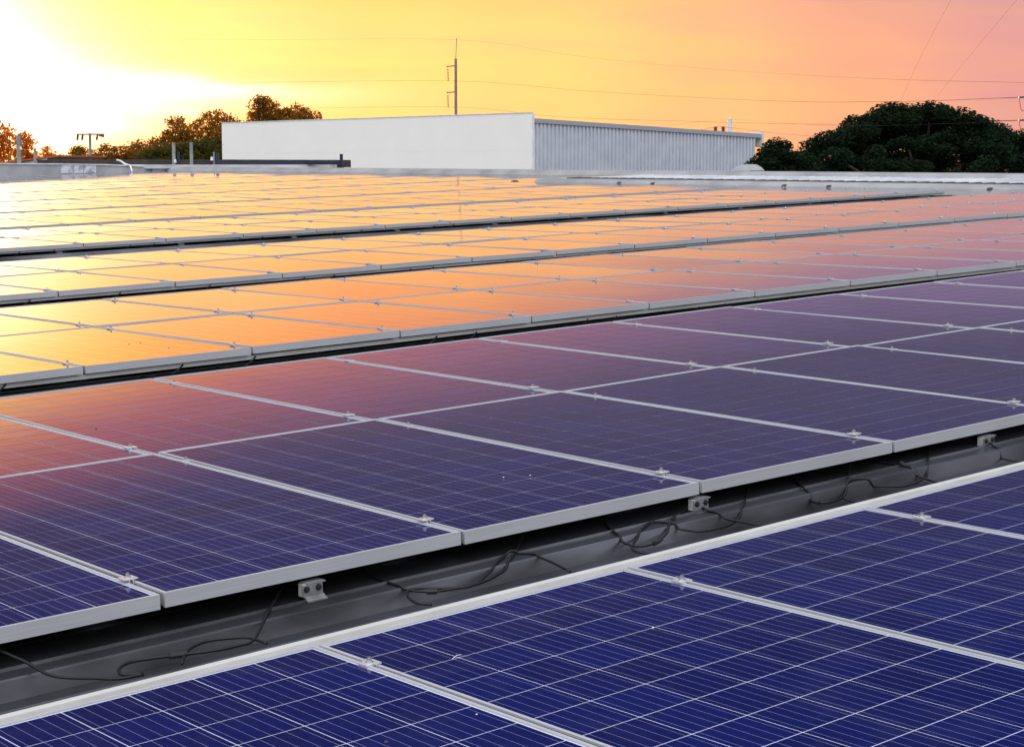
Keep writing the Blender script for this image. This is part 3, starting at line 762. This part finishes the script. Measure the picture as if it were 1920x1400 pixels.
o = tag(m.build('vent_pipe', m_corr), 'grey metal vent pipe standing up from the white building roof', 'pipe')
for x, nm in ((1341.5, 'left'), (1356, 'right')):
    m = MB(); q = at(x, 246, b_[1]-.5)
    for i in range(4): m.prism((q[0], q[1]), .12, q[2]-.05+i*.08, q[2]-.0+i*.08, 10); 
    m.prism((q[0], q[1]), .07, q[2]-.9, q[2]+.27, 10)
    tag(m.build('pin_insulator', m_insul), 'brown pin insulator on the roof edge, %s of the pair beside the vent pipe' % nm, 'insulator')

# curved vent hood on the roof edge
m = MB(); D_ = 43.2; hw = [(1371, 320), (1380, 313), (1392, 309), (1405, 308), (1418, 308.5), (1426, 313), (1430, 320)]
cx, base = at(1401, 321.5, D_), at(1401, 321.5, D_)[2]
fr = [at(x, y, D_) for x, y in hw]
k = len(m.v)
for dp in (0, .25, .5, .75, 1.):
    for p in fr: q = p + HU*dp*.8*.3 + np.array([0, dp*.8, 0]); m.v.append((q[0], q[1], base+(p[2]-base)*math.sqrt(max(0, 1-(dp*.9)**2))))
for i in range(4):
    for j in range(6): m.f.append((i*7+j, i*7+j+1, i*7+8+j, i*7+7+j)); m.m.append(0)
m.f.append(tuple(range(7))); m.m.append(0)
tag(m.build('vent_hood', m_white_roof, smooth=False), 'rounded cream metal vent hood at the right foot of the corrugated wall', 'vent hood')

# ------------------------------------------------------------------ navy frame and sheds at the left
nf = empty('navy_frame', at(640, 313, 56)); tag(nf, 'navy blue steel frame with a long low beam before the white wall', 'frame')
IN = nf.matrix_world.inverted()
def npart(mb, name, m):
    o = mb.build(name, m, nf); o.matrix_parent_inverse = IN; return o
p0, p1 = at(406, 306, 60), at(640, 306, 56)
m = MB(); w_ = .05
def beam(m, a, b, hz, wy):
    a, b = np.array(a), np.array(b); d = hor(b-a); s_ = np.array([-d[1], d[0], 0])*wy; z = np.array([0, 0, hz])
    m.hexa([a-s_-z, b-s_-z, b+s_-z, a+s_-z, a-s_+z, b-s_+z, b+s_+z, a+s_+z])
beam(m, p0, p1, .042, .05); npart(m, 'beam', m_navy)
for x, yt, D_ in ((640, 289, 55.9), (407, 286, 60.1)):
    m = MB(); q = at(x, yt, D_); m.box(q[0]-.045, q[0]+.045, q[1]-.045, q[1]+.045, 0, q[2]); npart(m, 'post', m_navy)
m = MB(); q = at(632, 303, 55.95); q2 = at(640, 310, 55.95)
m.hexa([(q[0], q[1]-.03, q2[2]-.1), (q2[0], q[1]-.03, q2[2]-.1), (q2[0], q[1]+.03, q2[2]-.1), (q[0], q[1]+.03, q2[2]-.1), (q[0], q[1]-.03, q[2]-.06), (q2[0], q[1]-.03, q[2]+.03), (q2[0], q[1]+.03, q[2]+.03), (q[0], q[1]+.03, q[2]-.06)]); npart(m, 'gusset', m_navy)
# white sheet roof beyond the parapet
m = MB(); a, b, c, e = at(225, 316, 60), at(645, 317, 53), at(645, 307.5, 60), at(225, 307.0, 66)
zz = at(400, 309, 60)[2]
ws = empty('white_shed', (a[0], a[1], 0)); tag(ws, 'low white roofed shed below the navy frame', 'shed'); IS = ws.matrix_world.inverted()
x0, x1 = at(236, 310, 60)[0], at(636, 310, 60)[0]
m.box(x0, x1, 57, 60.5, zz-.12, zz); o = m.build('roof', m_white_roof, ws); o.matrix_parent_inverse = IS
m = MB(); m.box(x0+.15, x1-.15, 57.2, 60.3, 0, zz-.121); o = m.build('wall', m_render, ws); o.matrix_parent_inverse = IS
# dark roofed building
ds = empty('dark_building', at(200, 312, 75)); tag(ds, 'dark flat roofed building behind the parapet at the left', 'building'); IS2 = ds.matrix_world.inverted()
A, B = at(70, 300, 76), at(327, 300, 70)
dd = hor(B-A); dn = np.array([-dd[1], dd[0], 0])
def dbox(m, s0, s1, n0, n1, z0, z1):
    m.hexa([A*[1, 1, 0]+dd*a+dn*b+[0, 0, c] for c in (z0, z1) for a, b in ((s0, n0), (s1, n0), (s1, n1), (s0, n1))])
LL = np.linalg.norm((B-A)[:2]); zr = at(200, 299.5, 73)[2]
m = MB(); dbox(m, 0, LL, 0, 9, zr-.30, zr); o = m.build('roof', m_dark_roof, ds); o.matrix_parent_inverse = IS2
m = MB(); dbox(m, .2, LL-.2, .2, 8.8, 0, zr-.301); o = m.build('wall', m_dark_roof, ds); o.matrix_parent_inverse = IS2
for x in (162, 166, 183, 187):
    pass
# red sloping roof edge catching the sun
rs = empty('red_roofed_house', at(60, 312, 90)); tag(rs, 'small house with a red sloping roof at the far left', 'house'); IR = rs.matrix_world.inverted()
a, b = at(-60, 312, 92), at(108, 291, 88)
m = MB(); m.hexa([(a[0], a[1], a[2]-.08), (b[0], b[1], b[2]-.08), (b[0]+1, b[1]+6, b[2]-.08), (a[0]+1, a[1]+6, a[2]-.08), tuple(a), tuple(b), (b[0]+1, b[1]+6, b[2]), (a[0]+1, a[1]+6, a[2])])
o = m.build('roof', m_orange_roof, rs); o.matrix_parent_inverse = IR
m = MB(); m.hexa([(a[0]+.3, a[1]+.4, 0), (b[0]-.6, b[1]+.4, 0), (b[0], b[1]+5.5, 0), (a[0]+.8, a[1]+5.5, 0), (a[0]+.3, a[1]+.4, a[2]-.1), (b[0]-.6, b[1]+.4, b[2]-.16), (b[0], b[1]+5.5, b[2]-.16), (a[0]+.8, a[1]+5.5, a[2]-.1)])
o = m.build('wall', m_concrete, rs); o.matrix_parent_inverse = IR

# ------------------------------------------------------------------ posts
def post(x, ytop, D, wpx, m_, label, ins=False, cat='post'):
    q = at(x, ytop, D); r = wpx/2/F*D
    m = MB(); m.box(-r, r, -r, r, 0, q[2], 0, lambda a, b, c: (a+q[0], b+q[1], c))
    o = empty('concrete_post', (q[0], q[1], 0)); I = o.matrix_world.inverted()
    k = m.build('shaft', m_, o); k.matrix_parent_inverse = I
    for dx, dz in ins or ():
        n_ = MB(); p = q + np.array([dx, -r-.05, -dz]); n_.prism((p[0], p[1]), .05, p[2]-.06, p[2]+.06, 8, .035)
        k = n_.build('insulator', m_white_pl, o); k.matrix_parent_inverse = I
    tag(o, label, cat, 'posts behind the parapet at the left')
post(35, 254, 74, 7, m_post, 'tall pale concrete post at the far left before the orange tree', [(.1, .5)])
post(65, 280, 76, 4, m_post, 'short thin post just right of the tallest left post')
post(325.5, 268, 66, 5.5, m_post, 'grey post left of the pair between parapet and white building', [(.06, .63)])
post(334, 284, 69, 4.5, m_navy, 'short dark post standing between the two grey posts')
post(358.5, 267, 66, 5.5, m_post, 'grey post right of the pair, nearer the white building')
post(401, 285, 62, 2.5, m_post, 'thin grey post beside the left corner of the white building', [(-.06, .22)])

# ------------------------------------------------------------------ utility poles and wires
def pole(x, ytop, D, w0, name, label):
    q = at(x, ytop, D); o = empty(name, (q[0], q[1], 0)); I = o.matrix_world.inverted()
    m = MB(); r = w0/2/F*D; m.prism((q[0], q[1]), r*1.35, 0, q[2], 12, r); k = m.build('shaft', m_pole, o); k.matrix_parent_inverse = I
    tag(o, label, 'utility pole', 'utility poles around the site')
    def add(mb, nm, mm):
        k = mb.build(nm, mm, o); k.matrix_parent_inverse = I; return k
    return q, o, add
D1 = 380; KP = D1/150
q, o, add = pole(854.5, 110, D1, 5, 'utility_pole', 'tall utility pole with two short arms rising behind the white wall')
m = MB(); p = at(856, 72, D1); m.tube([(q[0], q[1], q[2]-.3), tuple(p)], .03*KP, 6); add(m, 'lightning_rod', m_pole)
INS = []
for ya, yb in ((125, 152), (174, 201)):
    m = MB(); m.tube([at(855, ya-1.5, D1), at(837, ya, D1)], .05*KP, 6); add(m, 'arm', m_pole)
    m = MB(); a, b = at(839.5, ya+4, D1), at(840.5, yb, D1)
    for i in range(8):
        c = a+(b-a)*(i+.5)/8; m.prism((c[0], c[1]), .10*KP, c[2]-.025*KP, c[2]+.015*KP, 8, .05*KP)
    m.tube([at(839.5, ya, D1), b], .02*KP, 5); add(m, 'insulator_string', m_insul); INS.append(b)
DT = 120
q, o, add = pole(168.5, 250, DT, 5, 'utility_pole', 'utility pole with a wide crossarm above the trees at left')
m = MB(); m.tube([at(144, 252, DT), at(196, 252, DT)], .055, 6); add(m, 'crossarm', m_pole)
TI = []
for x in (146, 155, 183, 193):
    m = MB(); a, b = at(x, 253, DT), at(x+(-1 if x < 168 else -2), 263, DT)
    if x == 193: a, b = at(186, 254, DT), at(195, 256, DT)
    m.tube([a, b], .075, 6); add(m, 'insulator', m_insul); TI.append(b)
DR_ = 122
q, o, add = pole(1926, 170, DR_, 6, 'utility_pole', 'utility pole at the right edge of the photo beside the big tree')
RI = []
for y in (183, 226):
    m = MB(); a, b = at(1910, y, DR_), at(1932, y-1, DR_); beam(m, a, b, .05, .06); add(m, 'arm', m_navy); RI.append(at(1910, y, DR_))
    m = MB(); m.tube(spline([at(1911, y+1, DR_), at(1913, y+14, DR_), at(1915, y+24, DR_), at(1921, y+24, DR_)], 4), .02, 5); add(m, 'bracket_loop', m_wire)
WL = []
def wire(pts, label, r=.016):
    r *= .5
    m = MB(); m.tube(spline(pts, 8), r, 5); tag(m.build('overhead_wire', m_wire, smooth=True), label, 'wire', 'overhead wires')
def dpt(x, y, D): return at(x, y, D)
wire([at(-60, 148, 420), at(380, 155, 400), INS[0], at(1100, 171, 310), at(1420, 188.5, 220), at(1665, 191, 160), RI[0]], 'upper of the two long wires passing under the tall pole arms', .045)
wire([at(-60, 209, 420), at(430, 205, 400), INS[1], at(1040, 219, 320), at(1300, 228, 250), at(1560, 233.5, 180), RI[1]], 'lower of the two long wires passing under the tall pole arms', .045)
wire([at(-60, 78, 420), at(480, 75, 400), at(856, 75, D1), at(1080, 105, 310), at(1300, 127, 250), at(1600, 146, 170), at(1990, 157, 122)], 'thin top wire from the rod of the tall pole', .025)
wire([at(1300, 246.5, 112), at(1341.5, 238, b_[1]-.5), at(1356, 238, b_[1]-.5), at(1450, 249.5, 112), at(1552, 257.5, 100), at(1700, 262, 96)], 'dark wire from the roof insulators down to the big tree', .016)
wire([at(1310, 246.5, 112), at(1341, 239.5, b_[1]-.4), at(1368, 240, b_[1]), at(1430, 247, 112)], 'short wire slung past the vent pipe on the building roof', .010)
wire([at(1200, 241, 100), at(1368, 225, b_[1]+.1), at(1560, 236, 84), at(1750, 233, 90), at(1920, 226, 96)], 'faint wire crossing behind the vent pipe top', .008)
wire([at(-60, 262, 130), TI[0], at(168, 252.5, DT), TI[3], at(250, 270, 110), at(330, 268, 95), at(420, 272, 90)], 'wire across the left trees through the crossarm pole', .012)
wire([at(-60, 267, 120), at(60, 268.5, 115), at(200, 274, 110), at(325, 270, 66), at(358, 270, 66), at(412, 284, 64)], 'lower wire strung to the two grey posts', .010)
wire([at(1688, 191, 112), at(1725, 110, 90), at(1787, -8, 62), at(1830, -90, 45)], 'left of two thin wires climbing out of the top right corner', .009)
wire([at(1748, 192, 112), at(1810, 115, 90), at(1908, -2, 62), at(1975, -85, 45)], 'right of two thin wires climbing out of the top right corner', .009)
wire([at(1420, 284, 111), at(1470, 279, 104), at(1530, 281, 98), at(1590, 276, 95)], 'low wire between building corner and big tree', .010)

# ------------------------------------------------------------------ trees
def leaves(centers, radii, n, size, rg, flat=.75, droop=0.):
    """leaf sprays: small bent quads spread through ellipsoidal clumps, denser towards the outside"""
    c = np.asarray(centers); r = np.asarray(radii)
    w = np.prod(r, 1)**(2/3); idx = rg.choice(len(c), n, p=w/w.sum())
    d = rg.normal(size=(n, 3)); d /= np.linalg.norm(d, axis=1)[:, None]
    rad = rg.random(n)**.45
    p = c[idx] + d*rad[:, None]*r[idx]
    a = rg.normal(size=(n, 3)); a[:, 2] = a[:, 2]*(1-flat) - droop; a /= np.linalg.norm(a, axis=1)[:, None]
    b = np.cross(a, d + rg.normal(size=(n, 3))*.6); b /= (np.linalg.norm(b, axis=1)[:, None]+1e-9)
    s = size*(.55+.9*rg.random(n))[:, None]
    V = np.empty((n, 4, 3)); V[:, 0] = p-a*s; V[:, 1] = p+b*s*.42; V[:, 2] = p+a*s+np.array([0, 0, -.25])*s; V[:, 3] = p-b*s*.42
    return V.reshape(-1, 3)
def leaf_mesh(V, name, m):
    n = len(V)//4; me = bpy.data.meshes.new(name)
    me.vertices.add(len(V)); me.vertices.foreach_set('co', V.astype(np.float32).ravel())
    me.loops.add(n*4); me.loops.foreach_set('vertex_index', np.arange(n*4, dtype=np.int32))
    me.polygons.add(n); me.polygons.foreach_set('loop_start', np.arange(0, n*4, 4, dtype=np.int32)); me.polygons.foreach_set('loop_total', np.full(n, 4, np.int32))
    me.materials.append(m); me.update(calc_edges=True); me.validate(); return me
def tree(base, clumps, radii, n, size, m_, label, trunk_r, rg, flat=.75, droop=0., group='trees beyond the roof'):
    """base: foot on the ground; clumps: crown clump centres; limbs run from the trunk to the clumps"""
    base = np.array(base, float); o = empty('tree', base); I = o.matrix_world.inverted()
    V = leaves(clumps, radii, n, size, rg, flat, droop)
    k = put('crown', leaf_mesh(V, 'crown', m_), o); k.matrix_parent_inverse = I
    c = np.asarray(clumps); top = c.mean(0); fork = base+(top-base)*.55; fork[2] = base[2] + (c[:, 2].min()-base[2])*.7
    m = MB(); m.tube(spline([base, base+(fork-base)*.5+rg.normal(size=3)*.1, fork], 4), [trunk_r*(1-.05*i) for i in range(9)], 8)
    for q in c[rg.permutation(len(c))[:min(len(c), 26)]]:
        mid = (fork+q)/2+rg.normal(size=3)*.25; mid[2] += .2
        m.tube([fork, mid, q], [trunk_r*.5, trunk_r*.28, trunk_r*.08], 6)
    k = m.build('trunk', m_bark, o); k.matrix_parent_inverse = I
    tag(o, label, 'tree', group); return o
rg = np.random.default_rng(5)
def outline_tree(top, ybase, D, depth, step, cl, n, size, m_, label, tr, foot_x, flat=.75, droop=0., jitter=.5, lowfill=True):
    """crown whose skyline passes through the measured points, with real depth front to back"""
    q_ = 1. if foot_x > 1000 else 1.75
    D, depth, cl, size, tr = D*q_, depth*q_, cl*q_, size*q_, tr*q_
    if m_ in (m_leaf_sun, m_leaf_glow): n = int(n*1.15); size *= .72
    xs = [p[0] for p in top]; ys = [p[1] for p in top]; C, Rr = [], []
    mpp = D/F
    x = xs[0]
    while x <= xs[-1]:
        yt = np.interp(x, xs, ys)
        y = yt + cl/mpp*.62
        first = True
        while y < ybase or first:
            p = at(x+rg.normal()*jitter*step*.5, y+rg.normal()*jitter*2, D)
            h = min(1, .25+(y-yt)*mpp/ (depth*.6+.01))
            zoff = depth*h*(rg.random()*2-1)
            p = p + np.array([p[0]/p[1]*zoff, zoff, 0])
            r = cl*(.65+.6*rg.random()); C.append(p); Rr.append((r*1.25, r*1.25, r*.8)); first = False
            y += cl/mpp*.95
        x += step
    f = at(foot_x, 312, D); f[2] = 0
    return tree(f, C, Rr, n, size, m_, label, tr, rg, flat, droop)
# the great rain tree at right
outline_tree([(1494, 296), (1515, 278), (1536, 258), (1560, 247), (1582, 232), (1600, 216), (1620, 213), (1640, 211), (1656, 202), (1672, 194), (1692, 192), (1715, 195), (1742, 197), (1768, 203), (1795, 208), (1815, 217), (1832, 215), (1850, 225), (1875, 231), (1895, 241), (1915, 247), (1960, 262), (2010, 290)],
             330, 96, 7., 19, .62, 72000, .105, m_leaf_dark, 'huge dark green dome crowned tree at the right edge', .45, 1740, .8, 0., .6)
outline_tree([(1418, 300), (1432, 288), (1446, 272), (1456, 262), (1466, 259), (1477, 266), (1484, 280), (1498, 282), (1512, 292)], 330, 84, 1.6, 11, .40, 10000, .085, m_leaf_dark, 'small dark tree between the corrugated wall and the huge tree', .14, 1462)
# trees left of the white building
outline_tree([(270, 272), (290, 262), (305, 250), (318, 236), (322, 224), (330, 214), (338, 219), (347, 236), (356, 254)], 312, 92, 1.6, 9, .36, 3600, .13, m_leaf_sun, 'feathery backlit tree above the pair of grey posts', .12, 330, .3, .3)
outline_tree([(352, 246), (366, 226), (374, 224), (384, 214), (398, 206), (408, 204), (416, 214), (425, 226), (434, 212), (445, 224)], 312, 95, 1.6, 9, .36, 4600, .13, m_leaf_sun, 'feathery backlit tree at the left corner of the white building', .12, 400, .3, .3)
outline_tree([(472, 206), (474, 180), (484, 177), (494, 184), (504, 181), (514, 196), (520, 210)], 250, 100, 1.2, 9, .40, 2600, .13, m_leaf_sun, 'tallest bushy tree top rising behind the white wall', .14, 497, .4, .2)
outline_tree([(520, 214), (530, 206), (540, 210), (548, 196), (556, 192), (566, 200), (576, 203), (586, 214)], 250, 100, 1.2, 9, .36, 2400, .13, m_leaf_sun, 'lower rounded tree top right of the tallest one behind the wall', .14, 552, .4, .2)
outline_tree([(262, 284), (290, 276), (320, 272), (350, 266), (380, 262), (416, 258)], 318, 84, 2., 10, .45, 5200, .12, m_leaf_green, 'dark green bushy tree filling the space behind the grey posts', .12, 350)
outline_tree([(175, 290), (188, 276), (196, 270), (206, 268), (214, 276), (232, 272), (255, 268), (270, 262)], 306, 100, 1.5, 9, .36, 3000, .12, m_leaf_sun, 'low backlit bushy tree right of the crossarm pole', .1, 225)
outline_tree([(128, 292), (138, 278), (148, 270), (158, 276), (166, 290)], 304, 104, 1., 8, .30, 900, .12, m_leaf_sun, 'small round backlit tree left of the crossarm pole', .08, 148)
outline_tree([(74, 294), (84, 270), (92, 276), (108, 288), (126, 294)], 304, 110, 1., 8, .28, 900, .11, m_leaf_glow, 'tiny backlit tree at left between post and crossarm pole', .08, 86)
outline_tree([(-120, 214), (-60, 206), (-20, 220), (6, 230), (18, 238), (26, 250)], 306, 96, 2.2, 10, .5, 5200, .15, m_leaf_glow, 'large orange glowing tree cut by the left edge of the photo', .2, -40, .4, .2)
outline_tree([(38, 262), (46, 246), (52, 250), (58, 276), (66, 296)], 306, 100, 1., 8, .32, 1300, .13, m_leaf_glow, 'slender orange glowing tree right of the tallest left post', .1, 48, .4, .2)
outline_tree([(60, 297), (130, 294), (200, 290), (262, 284), (330, 280)], 312, 130, 3., 14, .7, 4200, .16, m_leaf_green, 'low distant line of bushes along the left skyline', .12, 180)
